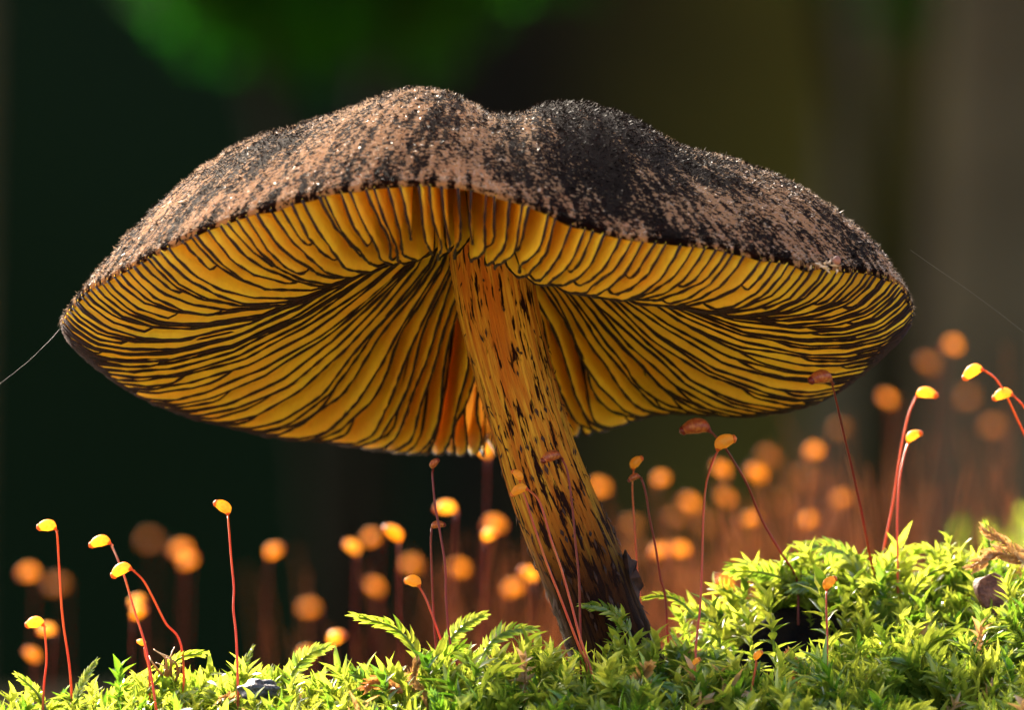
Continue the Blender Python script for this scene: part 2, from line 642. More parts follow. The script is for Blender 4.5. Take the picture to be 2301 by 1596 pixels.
_phi, _r = np.meshgrid(np.linspace(0, 2 * math.pi, 360, endpoint=False), np.linspace(0, 1, 70), indexing='ij')
_b = base(_phi, _r)
sx, sy = np.array(SIL).T
for it in range(40):
    T = _b + CN * (dome(_b[..., 0], _r, HT) + 0.05)[..., None]
    qx, qy = screen(T)
    bx_ = (UB * S + 1150.5)
    idx = np.clip(np.round((qx - bx_[0]) / (bx_[1] - bx_[0])).astype(int), 0, 72)
    top = np.full(73, 9999.0)
    np.minimum.at(top, idx.ravel(), qy.ravel())
    want = np.interp(bx_, sx, sy)
    ok = (bx_ > 150) & (bx_ < 2040) & (top < 9000)
    frac = np.clip(1 - (UB - CC[0]) ** 2 / 25.5, 0.15, 1)
    d_ = np.where(ok, (top - want) / S / frac, 0)
    HT = np.clip(HT + 0.5 * d_, 0.5, 4.2)
    HT = np.convolve(np.pad(HT, 1, mode='edge'), [0.12, 0.76, 0.12], 'valid') if it < 34 else HT
WRK = Noise2(31, 1.0, 16, 3)


def t_top(phi, r, b=None):
    b = base(phi, r) if b is None else b
    w = 0.042 * WRK(7 * np.cos(phi), 7 * np.sin(phi), 2.2 * r) * np.clip(r * 2, 0, 1)
    return dome(b[..., 0], r, HT) + 0.05 + w * np.clip((1 - r) * 6, 0.2, 1)


def skin_pt(phi, r):
    b = base(phi, r)
    return b + CN * t_top(phi, r, b)[..., None]


WR = [0.0, 0.10, 0.14, 0.2, 0.3, 0.45, 0.6, 0.75, 0.85, 0.93, 0.98, 1.0]
WW = [1.5, 1.30, 1.10, 0.90, 0.56, 0.08, -0.26, -0.42, -0.42, -0.32, -0.13, 0.0]


def w_edge(r):
    return np.interp(r, WR, WW)


def f_top(phi, r):
    b = base(phi, r)
    return np.maximum(0.66 * dome(b[..., 0], r, HT) - 0.01, w_edge(r) + 0.03 * (1 - r))


# foot of the stem: middle line and half widths in the picture
STEM = [(1085, 430, 92), (1097, 520, 94), (1104, 590, 94), (1122, 700, 93), (1150, 820, 91), (1182, 930, 90), (1215, 1040, 91), (1248, 1130, 95),
        (1285, 1220, 99), (1322, 1310, 100), (1352, 1390, 99), (1385, 1480, 104), (1410, 1560, 108), (1440, 1660, 112)]
foot = P(1352, 1425, -0.2)
mush = empty('mushroom', foot)
tag(mush, 'large mushroom with silvery brown wide cap, yellow dark-edged gills and speckled leaning stem', 'mushroom')


def part(name, v, f, mat, parent=mush, smooth=True, at=None):
    off = foot if at is None else at
    me_ = mesh_data(name, np.asarray(v) - off, f, smooth)
    return link(name, me_, mat, parent)


# skin
nphi, nr = 480, 110
PH, RR = np.meshgrid(np.linspace(0, 2 * math.pi, nphi, endpoint=False), np.linspace(0, 1, nr) ** 0.85, indexing='ij')
SK = skin_pt(PH, RR)
lip = base(PH[:, -1], np.full(nphi, 0.998)) - CN * 0.015
lip2 = base(PH[:, -1], np.full(nphi, 0.992)) - CN * 0.008
tooth = 0.026 * Noise2(62, 1.0, 18, 2)(42 * np.cos(PH[:, -1]), 42 * np.sin(PH[:, -1]))
SK2 = np.concatenate([SK, (lip - CN * tooth[:, None])[:, None, :], lip2[:, None, :]], axis=1)


def dark_share(phi, r, x):
    d = np.interp(x, [-5, -2.2, -0.6, 0.6, 1.6, 3.2, 5], [0.05, 0.02, -0.02, 0.06, 0.14, 0.10, 0.04])
    d = d + np.interp(r, [0, 0.3, 0.6, 0.9, 1.0], [0.42, 0.36, 0.1, -0.24, -0.16])
    d = d + 0.40 * np.exp(-((x - 0.85 - 0.5 * r) / 0.75) ** 2) * np.clip((0.98 - r) * 4, 0, 1)
    clump = Noise2(61, 1.0, 18, 2)(150 * np.cos(phi), 150 * np.sin(phi))
    return d + 0.5 + np.clip((r - 0.955) / 0.03, 0, 1) * (0.02 + 0.5 * clump)


cap = part('cap', SK2.reshape(-1, 3), grid_faces(nphi, nr + 2, True), M['skin'])
RR2 = np.concatenate([RR, np.ones((nphi, 2))], axis=1)
PH2 = np.concatenate([PH, PH[:, :2]], axis=1)
attr(cap.data, 'st', np.stack([np.cos(PH2), np.sin(PH2), RR2], -1))
attr(cap.data, 'dark', dark_share(PH2, RR2, SK2[..., 0]), 'FLOAT')

# fibres lying on the skin
nf = 90000
fp = rng.uniform(0, 2 * math.pi, nf)
fr = np.sqrt(rng.uniform(0.0, 1.0, nf))
edge_n = 9000
fr[:edge_n] = 1 - np.abs(rng.normal(0, 0.012, edge_n))
fr = np.clip(fr, 0.01, 1.0)
p0 = skin_pt(fp, fr)
pr = skin_pt(fp, np.clip(fr + 0.01, 0, 1.02)) - skin_pt(fp, np.clip(fr - 0.01, 0, 1.0))
pt = skin_pt(fp + 0.01, fr) - skin_pt(fp - 0.01, fr)
pr /= np.linalg.norm(pr, axis=1)[:, None] + 1e-9
pt /= np.linalg.norm(pt, axis=1)[:, None] + 1e-9
pn = np.cross(pt, pr)
pn *= np.sign((pn * CN).sum(1))[:, None]
pn /= np.linalg.norm(pn, axis=1)[:, None] + 1e-9
di = pr * rng.normal(0.6, 0.5, nf)[:, None] + pt * rng.normal(0, 0.55, nf)[:, None] + pn * rng.uniform(0.1, 0.75, nf)[:, None]
di /= np.linalg.norm(di, axis=1)[:, None]
ln = rng.uniform(0.025, 0.075, nf)
sd_ = np.cross(di, rng.normal(size=(nf, 3)))
sd_ /= np.linalg.norm(sd_, axis=1)[:, None] + 1e-9
wd = rng.uniform(0.0028, 0.006, nf)[:, None]
V = np.stack([p0 - sd_ * wd, p0 + sd_ * wd, p0 + di * ln[:, None]], 1)
fib = part('fibre_coat', V.reshape(-1, 3), np.arange(nf * 3).reshape(-1, 3), M['fibre'], cap, smooth=False)
kind(fib, 'stuff')
attr(fib.data, 'st', np.repeat(np.stack([np.cos(fp), np.sin(fp), fr], -1), 3, axis=0))
attr(fib.data, 'dark', np.repeat(dark_share(fp, fr, p0[:, 0]), 3), 'FLOAT')
attr(fib.data, 'tint', np.repeat(rng.uniform(0, 1, nf), 3), 'FLOAT')

# flesh above the gills
nphi, nr = 220, 44
PH, RR = np.meshgrid(np.linspace(0, 2 * math.pi, nphi, endpoint=False), np.linspace(0.0, 0.985, nr), indexing='ij')
FL = base(PH, RR) + CN * f_top(PH, RR)[..., None]
flesh = part('cap_flesh', FL.reshape(-1, 3), grid_faces(nphi, nr, True), M['flesh'])
attr(flesh.data, 'thin', np.interp(RR, [0, 0.5, 0.8, 0.97], [0, 0.03, 0.25, 1.0]), 'FLOAT')

# gills, one by one
NG = 205
SW = Noise2(41, 1.0, 16, 3)
IN = Noise2(43, 1.0, 12, 2)
seq = ['long', 'middle', 'long', 'short', 'long', 'middle', 'long', 'long', 'short', 'middle']
TANZ = np.array([0, 0, 1.0])
arc = np.linalg.norm(np.diff(rim(np.linspace(0, 2 * math.pi, 721)), axis=0), axis=1)
acc_ = np.concatenate([[0], np.cumsum(arc)])
gphi = np.interp((np.arange(NG) + rng.uniform(-0.36, 0.36, NG)) / NG * acc_[-1], acc_, np.linspace(0, 2 * math.pi, 721))
for gi in range(NG):
    ty = seq[gi % 10]
    r0 = {'long': rng.uniform(0.125, 0.16), 'middle': rng.uniform(0.28, 0.6), 'short': rng.uniform(0.66, 0.9)}[ty]
    n = {'long': 44, 'middle': 30, 'short': 18}[ty]
    r = 1 - (1 - r0) * np.linspace(0, 1, n)
    u = np.linspace(0, 1, n)
    p0 = gphi[gi]
    # shared swaying keeps neighbours apart; a little of its own waviness
    sway = 0.075 * SW(3.6 * np.cos(p0) + 0 * r, 3.2 * np.sin(p0) + 0 * r, 6.5 * r) * np.sin(np.clip((1 - r) / 0.87, 0, 1) * math.pi) ** 0.7
    own = 0.010 * IN(r * 20, gi * 3.7 + 0 * r) * np.clip((1 - r) * 6, 0, 1) * np.clip(r * 2.2, 0.3, 1)
    phi = p0 + sway
    b = base(phi, r)
    ft = f_top(phi, r)
    we = w_edge(r) + 0.03 * IN(r * 7 + 3, gi * 5.1 + 0 * r) * np.clip((1 - r) * 5, 0, 1)
    if ty == 'long':
        k = np.clip((u - 0.93) / 0.07, 0, 1)
        we = we * (1 - k ** 2) + (ft - 0.02) * k ** 2
    else:
        k = np.clip((u - 0.45) / 0.55, 0, 1)
        we = we + 0.05 * k
        we = we * (1 - k ** 1.6) + (ft - 0.01) * k ** 1.6
    k = np.clip(u / 0.03, 0, 1)
    we = np.minimum(we, ft - 0.004)
    rows = 5
    tang = np.stack([-np.sin(phi), np.cos(phi), 0 * phi], -1)
    be = base(phi + own / np.clip(r, 0.15, 1), r)
    edge = be + CN * we[:, None]
    topp = b + CN * (ft + 0.015)[:, None]
    rowp = []
    for j in range(rows):
        q = j / (rows - 1)
        belly = 0.02 * math.sin(q * math.pi) * IN(r * 9 + 7, gi * 2.3 + 0 * r)
        rowp.append(topp * (1 - q) + edge * q + tang * belly[:, None])
    v = np.stack(rowp, 1)
    g = part('gill', v.reshape(-1, 3), grid_faces(n, rows), M['gill'])
    rough = 0.0165 + 0.006 * rng.uniform(-1, 1, n)
    rough[-2:] *= 0.5
    tv, tf = tube(edge - CN * 0.006 + tang * rng.normal(0, 0.0028, n)[:, None], rough, 5)
    part('gill_edge', tv, tf, M['gill_edge'], g)

# stem
sp = np.array([P(x, y, np.interp(y, [430, 1560], [0.0, -0.3])) for x, y, w in STEM])
path = smooth_path(sp, 150)
hw = np.interp(np.linspace(0, 1, 150), np.linspace(0, 1, len(STEM)), [w * 0.955 / S for _, _, w in STEM])
sides = 120
tan = np.gradient(path, axis=0)
tan /= np.linalg.norm(tan, axis=1)[:, None]
e1 = np.cross(tan, np.array([0, 1.0, 0]))
e1 /= np.linalg.norm(e1, axis=1)[:, None]
e2 = np.cross(tan, e1)
A, L = np.meshgrid(np.linspace(0, 2 * math.pi, sides, endpoint=False), np.linspace(0, 1, 150), indexing='ij')
SN = Noise2(51, 1.0, 18, 3)
SN2 = Noise2(52, 1.0, 18, 3)
rad = hw[None, :] * (1 + 0.03 * SN(2 * np.cos(A), 2 * np.sin(A), 5 * L) + 0.014 * SN2(11 * np.cos(A), 11 * np.sin(A), 5 * L) + 0.008 * SN2(23 * np.cos(A), 23 * np.sin(A), 40 * L))
sv = path[None] + rad[..., None] * (np.cos(A)[..., None] * e1[None] + np.sin(A)[..., None] * e2[None])
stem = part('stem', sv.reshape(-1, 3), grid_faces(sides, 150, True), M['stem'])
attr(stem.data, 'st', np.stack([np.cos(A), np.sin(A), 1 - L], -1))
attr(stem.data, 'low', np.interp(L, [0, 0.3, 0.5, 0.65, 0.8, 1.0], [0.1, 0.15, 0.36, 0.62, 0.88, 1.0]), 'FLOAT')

# dark raised scales on the stem
fv, ff = [], []
for q in range(330):
    l = rng.beta(1.6, 1.0)
    a = rng.uniform(0, 2 * math.pi)
    i = int(l * 149)
    ln_ = rng.uniform(0.06, 0.17) * (0.7 + 0.6 * l)
    wd_ = rng.uniform(0.008, 0.022) * (0.7 + 0.8 * l)
    d1 = math.cos(a) * e1[i] + math.sin(a) * e2[i]
    d2 = -math.sin(a) * e1[i] + math.cos(a) * e2[i]
    c = path[i] + d1 * (hw[i] * 1.022)
    ax = -tan[i] if rng.uniform() < 0.5 else tan[i]
    lift = rng.uniform(0.005, 0.035)
    k0 = len(fv)
    fv += [c - ax * ln_ * 0.5 - d1 * 0.02, c - d2 * wd_, c + d1 * 0.014, c + d2 * wd_, c + ax * ln_ * 0.5 + d1 * lift]
    ff += [(k0, k0 + 1, k0 + 2), (k0, k0 + 2, k0 + 3), (k0 + 1, k0 + 4, k0 + 2), (k0 + 2, k0 + 4, k0 + 3)]
kind(part('scale_coat', np.array(fv), ff, M['scale'], stem), 'stuff')

# torn dark flap standing off the foot of the stem
fl2 = [(1400, 1262), (1408, 1238), (1420, 1258), (1432, 1262), (1430, 1278), (1440, 1298), (1447, 1318), (1438, 1330), (1436, 1352), (1425, 1375), (1402, 1330)]
front = np.array([P(x, y, -0.35 - 0.05 * math.sin(i * 1.7)) for i, (x, y) in enumerate(fl2)])
back = front + np.array([-0.02, 0.10, 0.01])
cf, cb = front.mean(0) + np.array([-0.05, -0.08, 0]), back.mean(0)
nfl = len(front)
v = np.vstack([front, back, cf, cb])
f = []
for i in range(nfl):
    j = (i + 1) % nfl
    f += [(i, j, nfl + j, nfl + i), (2 * nfl, i, j), (2 * nfl + 1, nfl + j, nfl + i)]
part('torn_flap', v, f, M['scale'], stem, smooth=False)

# bits stuck to the rim
dv, df = [], []
c0 = P(1868, 601, -3.0)
for i in range(9):
    c = c0 + rng.normal(0, 0.05, 3) * np.array([1.4, 0.4, 0.5])
    a = rng.uniform(-1, 1, 3)
    a /= np.linalg.norm(a)
    tv, tf = tube(np.array([c - a * 0.05, c, c + a * 0.05 + rng.normal(0, 0.02, 3)]), [0.004, 0.016, 0.003], 5)
    k0 = len(dv)
    dv += tv.tolist()
    df += [tuple(k0 + i_ for i_ in q) for q in tf]
crumb = empty('plant_crumb', c0)
tag(crumb, 'pale dry plant crumb caught on the cap margin', 'plant debris')
part('fragment', np.array(dv), df, M['debris'], crumb, at=c0)


def lump(c, rx, ry, rz, seed, nlat=10, nlon=16, amp=0.18, fr_=2.2):
    nn = Noise2(seed, fr_, 14, 3)
    la = np.linspace(0.001, math.pi - 0.001, nlat)
    lo = np.linspace(0, 2 * math.pi, nlon, endpoint=False)
    LO, LA = np.meshgrid(lo, la, indexing='ij')
    d = np.stack([np.sin(LA) * np.cos(LO), np.sin(LA) * np.sin(LO), np.cos(LA)], -1)
    s = 1 + amp * nn(d[..., 0], d[..., 1], d[..., 2])
    return np.asarray(c) + d * s[..., None] * np.array([rx, ry, rz]), grid_faces(nlon, nlat, True)


bd, bf = lump(P(1880, 585, -3.05), 0.045, 0.04, 0.05, 71)
part('seed', bd.reshape(-1, 3), bf, M['bark'], crumb, at=c0)

# spider silk
for pts, lab in (([(136, 738, -1.0), (105, 772, -1.2), (60, 815, -1.5), (0, 862, -1.8), (-60, 905, -2.0)], 'fine spider thread sagging from the silvery sunlit edge of the cap'),
                 ([(2046, 562, -0.5), (2100, 600, -0.6), (2180, 655, -0.8), (2260, 715, -1.0), (2330, 770, -1.2)], 'fine spider thread stretched from the darker shaded edge of the cap')):
    pp = smooth_path([P(*q) for q in pts], 40)
    tv, tf = tube(pp, 0.0013, 4)
    o = link('spider_thread', mesh_data('spider_thread', tv - pp[0], tf), M['silk'], None, pp[0])
    tag(o, lab, 'spider thread')


# ------------------------------------------------------------------ moss shoots
def leaf_shape(width=0.36, droop=0.25, keel=0.10, rows=(0.0, 0.25, 0.6, 1.0), prof=(0.35, 1.0, 0.72, 0.0)):
    """unit leaf along +x, folded along the middle; 10 triangles"""
    v, f = [], []
    for t, w in zip(rows, prof):
        z = -droop * t * t
        if w > 0:
            v += [(t, -w * width / 2, z + keel * w), (t, 0, z), (t, w * width / 2, z + keel * w)]
        else:
            v.append((t, 0, z))
    for k in range(len(rows) - 2):
        a, b = 3 * k, 3 * k + 3
        f += [(a, a + 1, b + 1), (a, b + 1, b), (a + 1, a + 2, b + 2), (a + 1, b + 2, b + 1)]
    a = 3 * (len(rows) - 2)
    tip = len(v) - 1
    f += [(a, a + 1, tip), (a + 1, a + 2, tip)]
    return np.array(v, dtype=float), np.array(f)


def frame(xdir, up):
    x = np.asarray(xdir, dtype=float)
    x = x / np.linalg.norm(x)
    z = np.asarray(up, dtype=float) - x * np.dot(up, x)
    z = z / (np.linalg.norm(z) + 1e-9)
    return np.stack([x, np.cross(z, x), z], axis=1)


def shoot_plan(style, g, pathp=None):
    """middle line and the leaves (origin, frame, length) of one shoot; unit height about 1 cm"""
    leaves = []
    if style == 'frond':
        if pathp is None:
            b = g.uniform(0.35, 0.8)
            pathp = np.array([(0, 0, 0), (0.15 * b, 0, 0.4), (0.5 * b, 0, 0.72), (1.0 * b, 0, 0.85 + g.uniform(-0.2, 0.1))])
        line = smooth_path(pathp, 26)
        tn = np.gradient(line, axis=0)
        nl = g.integers(14, 19)
        length = np.linalg.norm(np.diff(line, axis=0), axis=1).sum()
        roll = g.uniform(0.55, 1.35) * (1 if g.uniform() < 0.5 else -1)
        for i in range(nl):
            t = 0.16 + 0.84 * i / (nl - 1)
            k = min(25, int(t * 25))
            x = tn[k] / np.linalg.norm(tn[k])
            side = np.cross(x, (0, 0, 1)) + np.array([0, 0.02, 0])
            side /= np.linalg.norm(side) + 1e-9
            up = np.cross(side, x)
            side, up = side * math.cos(roll) + up * math.sin(roll), up * math.cos(roll) - side * math.sin(roll)
            s = length * (0.19 * math.sin(0.5 + 2.1 * t) + 0.035) * g.uniform(0.85, 1.15)
            for q in (-1, 1):
                d = x * (0.62 + 0.7 * t ** 3) + side * q * (1.0 - 0.5 * t) + up * g.uniform(0.0, 0.3)
                leaves.append((line[k], frame(d, up + side * q * 0.2), s))
    elif style == 'upright':
        lean = g.uniform(-0.2, 0.2, 2)
        if pathp is None:
            pathp = np.array([(0, 0, 0), (lean[0] * 0.3, lean[1] * 0.3, 0.45), (lean[0], lean[1], 0.9)])
        line = smooth_path(pathp, 20)
        tn = np.gradient(line, axis=0)
        length = np.linalg.norm(np.diff(line, axis=0), axis=1).sum()
        nl = g.integers(17, 23)
        az = g.uniform(0, 6.28)
        for i in range(nl):
            t = 0.22 + 0.78 * (i / (nl - 1)) ** 0.8
            k = min(19, int(t * 19))
            x = tn[k] / np.linalg.norm(tn[k])
            az += 2.4 + g.uniform(-0.25, 0.25)
            e = frame(x, (0.3, 0.9, 0.1))
            out = e[:, 1] * math.cos(az) + e[:, 2] * math.sin(az)
            op = 1.0 - 0.55 * t ** 4
            d = out * op + x * (0.45 + 0.7 * t ** 2)
            leaves.append((line[k], frame(d, x), length * g.uniform(0.21, 0.31) * (0.7 + 0.4 * t)))
    else:   # dense tuft with narrow leaves
        lean = g.uniform(-0.45, 0.45, 2)
        if pathp is None:
            pathp = np.array([(0, 0, 0), (lean[0] * 0.3, lean[1] * 0.3, 0.4), (lean[0], lean[1], 0.75)])
        line = smooth_path(pathp, 20)
        tn = np.gradient(line, axis=0)
        length = np.linalg.norm(np.diff(line, axis=0), axis=1).sum()
        nl = g.integers(20, 26)
        az = g.uniform(0, 6.28)
        for i in range(nl):
            t = 0.15 + 0.85 * i / (nl - 1)
            k = min(19, int(t * 19))
            x = tn[k] / np.linalg.norm(tn[k])
            az += 2.4 + g.uniform(-0.3, 0.3)
            e = frame(x, (0.3, 0.9, 0.1))
            out = e[:, 1] * math.cos(az) + e[:, 2] * math.sin(az)
            d = out * (0.8 - 0.35 * t) + x * 0.8
            leaves.append((line[k], frame(d, x), length * g.uniform(0.28, 0.42)))
    return line, leaves


LEAF = {'frond': leaf_shape(0.36, 0.18, 0.10), 'upright': leaf_shape(0.40, 0.30, 0.12), 'tuft': leaf_shape(0.26, 0.18, 0.08)}


def shoot_arrays(style, g):
    line, leaves = shoot_plan(style, g)
    lv, lf = LEAF[style]
    vs, fs, ts = [], [], []
    k0 = 0
    tv, tf = tube(line[::5], np.linspace(0.016, 0.008, len(line[::5])), 3, False)
    tf = np.array([(a, b, c) for a, b, c, d in tf] + [(a, c, d) for a, b, c, d in tf])
    vs.append(tv)
    fs.append(tf)
    ts.append(np.full(len(tv), 0.35))
    k0 = len(tv)
    for o_, m_, s in leaves:
        vs.append(o_ + (lv * s) @ m_.T)
        fs.append(lf + k0)
        ts.append(np.full(len(lv), g.uniform(-0.18, 0.18)))
        k0 += len(lv)
    return np.vstack(vs), np.vstack(fs), np.concatenate(ts)


g_ = np.random.default_rng(77)
PROTO = [shoot_arrays(s, g_) for s in ['frond'] * 7 + ['upright'] * 5 + ['tuft'] * 6]
COARSE = []
for s in ['upright', 'tuft', 'frond']:
    v, f, t = shoot_arrays(s, g_)
    COARSE.append((v, f, t))


def carpet(name, pts, protos, g, smin, smax):
    vs, fs, ts = [], [], []
    k0 = 0
    for x, y in pts:
        v, f, t = protos[g.integers(len(protos))]
        az = g.uniform(0, 6.283)
        ca, sa = math.cos(az), math.sin(az)
        tx, ty = g.normal(0, 0.28, 2)
        s = g.uniform(smin, smax)
        rot = np.array([[ca, -sa, 0], [sa, ca, 0], [0, 0, 1]])
        tilt = np.array([[1, 0, tx], [0, 1, ty - 0.15], [-tx, -ty, 1]])
        q = (v * s) @ (tilt @ rot).T + np.array([x, y, float(ground(x, y)) - 0.08])
        vs.append(q)
        fs.append(f + k0)
        tone = g.beta(2, 2) if g.uniform() > 0.035 else 1.15
        ts.append(np.clip(t + tone, 0, 0.92) if tone < 1.1 else np.full(len(t), 1.0))
        k0 += len(v)
    me_ = mesh_data(name, np.vstack(vs), np.vstack(fs), True)
    attr(me_, 'tint', np.concatenate(ts), 'FLOAT')
    return me_


def in_hole(x, y):
    return ((x - 3.05) / 0.85) ** 2 + ((y - 0.4) / 1.4) ** 2 < 1 or (x - foot[0]) ** 2 + (y + 0.2) ** 2 < 0.42 ** 2


pts = []
while len(pts) < 3900:
    x, y = rng.uniform(-7.6, 7.8), rng.uniform(-4.5, 5.0)
    yc = np.interp(x, [-3, -0.8, 1.4, 2.2, 3.4, 8], [-0.3, -1.0, -1.0, 0.8, 2.0, 3.0])
    if y > yc + 2.2 or y < -4.5 or in_hole(x, y):
        continue
    pts.append((x, y))
gm = np.random.default_rng(6)
o = link('moss_carpet', carpet('moss_carpet', pts, PROTO, gm, 0.38, 0.95), M['moss'])
kind(o, 'stuff')
tag(o, 'bright yellow-green feathery moss carpet covering the mound', 'moss')
pts = []
while len(pts) < 2600:
    x, y = rng.uniform(-18, 22), rng.uniform(2, 62)
    if y < np.interp(x, [-3, -0.8, 1.4, 2.2, 3.4, 8], [-0.3, -1.0, -1.0, 0.8, 2.0, 3.0]) + 2.2 and abs(x) < 7.7:
        continue
    if rng.uniform() > (1.0 if x > 3 else 0.6):
        continue
    pts.append((x, y))
o = link('moss_carpet', carpet('moss_carpet_behind', pts, COARSE, gm, 0.5, 0.95), M['moss'])
kind(o, 'stuff')
tag(o, 'soft pale green moss on the slope behind the mushroom', 'moss')

# single shoots that stand out of the carpet: every leaf a part
LEAF_ME = {}
for s in LEAF:
    for q in range(4):
        me_ = mesh_data('moss_leaf', LEAF[s][0], LEAF[s][1])
        attr(me_, 'tint', np.full(len(LEAF[s][0]), 0.25 + 0.2 * q), 'FLOAT')
        me_.materials.append(M['moss'])
        LEAF_ME[s, q] = me_


def put_shoot(style, screen_pts, depth, label, group=None, g=g_, size=1.0, tone=None, name='moss_shoot', nudge=0.0):
    pp = np.array([P(X, Y, depth + dz) for X, Y, dz in screen_pts])
    b = pp[0]
    e = empty(name, b)
    line, leaves = shoot_plan(style, g, pp - b)
    tv, tf = tube(line, np.linspace(0.02, 0.009, len(line)) * size, 6)
    sm = mesh_data('stem', tv, tf)
    attr(sm, 'tint', np.full(len(tv), 0.4), 'FLOAT')
    link('stem', sm, M['moss'], e)
    for o_, m_, s in leaves:
        q = tone if tone is not None else int(g.integers(4))
        lo = bpy.data.objects.new('leaf', LEAF_ME[style, q])
        COL.objects.link(lo)
        lo.parent = e
        mm = Matrix(((m_[0, 0], m_[0, 1], m_[0, 2], o_[0]), (m_[1, 0], m_[1, 1], m_[1, 2], o_[1]), (m_[2, 0], m_[2, 1], m_[2, 2], o_[2]), (0, 0, 0, 1)))
        lo.matrix_basis = mm @ Matrix.Scale(s * size, 4)
    tag(e, label, 'moss shoot', group)
    return e


SHOOTS = [
    ('frond', [(945, 1530, 0), (935, 1470, 0), (890, 1415, 0), (806, 1388, -0.1)], -0.6, 'pale green arching moss frond reaching over the dark gap before the amber capsules'),
    ('frond', [(170, 1590, 0), (178, 1555, 0), (195, 1520, 0), (214, 1490, 0)], -0.9, 'upright serrated moss frond beside the straight red stalk with the brightest capsule'),
    ('frond', [(105, 1600, 0), (90, 1570, 0), (70, 1545, 0), (40, 1520, 0)], -1.0, 'small moss frond leaning away from the short pinkish stalk'),
    ('frond', [(985, 1480, 0), (1010, 1440, 0), (1045, 1405, 0), (1085, 1384, 0)], 0.5, 'shaded dark moss frond rising behind the paired maroon stalks'),
    ('frond', [(1075, 1500, 0), (1100, 1450, 0), (1140, 1420, 0), (1195, 1415, 0)], -0.6, 'dark moss frond bending towards the mushroom stem'),
    ('upright', [(1365, 1500, 0), (1372, 1460, 0), (1388, 1420, 0), (1398, 1384, 0)], -1.0, 'thin moss sprig standing against the dark foot of the mushroom stem'),
    ('upright', [(1622, 1580, 0), (1620, 1490, 0), (1615, 1430, 0), (1600, 1372, 0)], -0.2, 'upright moss shoot with flat leafy top at the edge of the dark hollow'),
    ('upright', [(1704, 1575, 0), (1690, 1480, 0), (1685, 1430, 0), (1680, 1390, 0)], -0.1, 'short moss shoot standing in the middle of the dark hollow'),
    ('upright', [(1756, 1575, 0), (1742, 1480, 0), (1733, 1405, 0), (1724, 1346, 0)], -0.3, 'tall star-topped moss shoot with shiny pale leaves over the dark hollow'),
    ('upright', [(1866, 1560, 0), (1860, 1440, 0), (1850, 1370, 0), (1846, 1318, 0)], -0.2, 'moss shoot crowned with a white shining rosette'),
    ('frond', [(1950, 1310, 0), (1925, 1270, 0), (1880, 1235, 0), (1805, 1226, -0.1)], 2.0, 'dark shaded moss frond stretched out beneath the cap beside the tall maroon stalk'),
    ('frond', [(1800, 1340, 0), (1765, 1305, 0), (1710, 1288, 0), (1640, 1285, 0)], 1.6, 'dark moss frond lying across the foot of the long curving maroon stalk'),
    ('upright', [(1800, 1345, 0), (1798, 1310, 0), (1800, 1285, 0), (1806, 1262, 0)], 1.7, 'small dark moss sprig at the foot of the curving maroon stalk'),
    ('frond', [(1560, 1385, 0), (1530, 1355, 0), (1490, 1340, 0), (1448, 1345, 0)], 0.9, 'black-green moss frond touching the shaded side of the mushroom foot'),
    ('frond', [(1420, 1440, 0), (1400, 1400, 0), (1360, 1370, 0), (1310, 1362, 0)], -0.9, 'dim moss frond laid across the front of the mushroom foot'),
    ('frond', [(2215, 1300, 0), (2222, 1255, 0), (2222, 1215, 0), (2215, 1180, 0)], 1.4, 'dense green moss sprig beside the brown braided dead shoots'),
    ('upright', [(2145, 1320, 0), (2140, 1280, 0), (2138, 1250, 0), (2130, 1215, 0)], 1.6, 'moss sprig with pointed leaves on top of the bright bank'),
    ('frond', [(2045, 1360, 0), (2060, 1320, 0), (2090, 1290, 0), (2130, 1275, 0)], 1.0, 'yellow feathery moss frond on the bright bank'),
    ('frond', [(530, 1560, 0), (540, 1520, 0), (552, 1490, 0), (566, 1460, 0)], -0.8, 'curled serrated moss frond behind the thin straight orange stalk'),
    ('frond', [(640, 1560, 0), (660, 1510, 0), (690, 1475, 0), (735, 1455, 0)], -0.8, 'bright moss frond beside the dark pebble'),
    ('frond', [(330, 1560, 0), (370, 1510, 0), (410, 1478, 0), (455, 1470, 0)], -0.8, 'pale moss frond arching over the dried curled tendrils'),
]
gs = np.random.default_rng(15)
put_shoot('tuft', [(2285, 1420, 0), (2278, 1385, 0), (2272, 1350, 0), (2262, 1312, 0)], 0.2, 'cup-shaped pale moss rosette beside the large bark chip', None, gs, 1.35, 3)
for style, pts_, dep, lab in SHOOTS:
    put_shoot(style, pts_, dep, lab, None, gs)
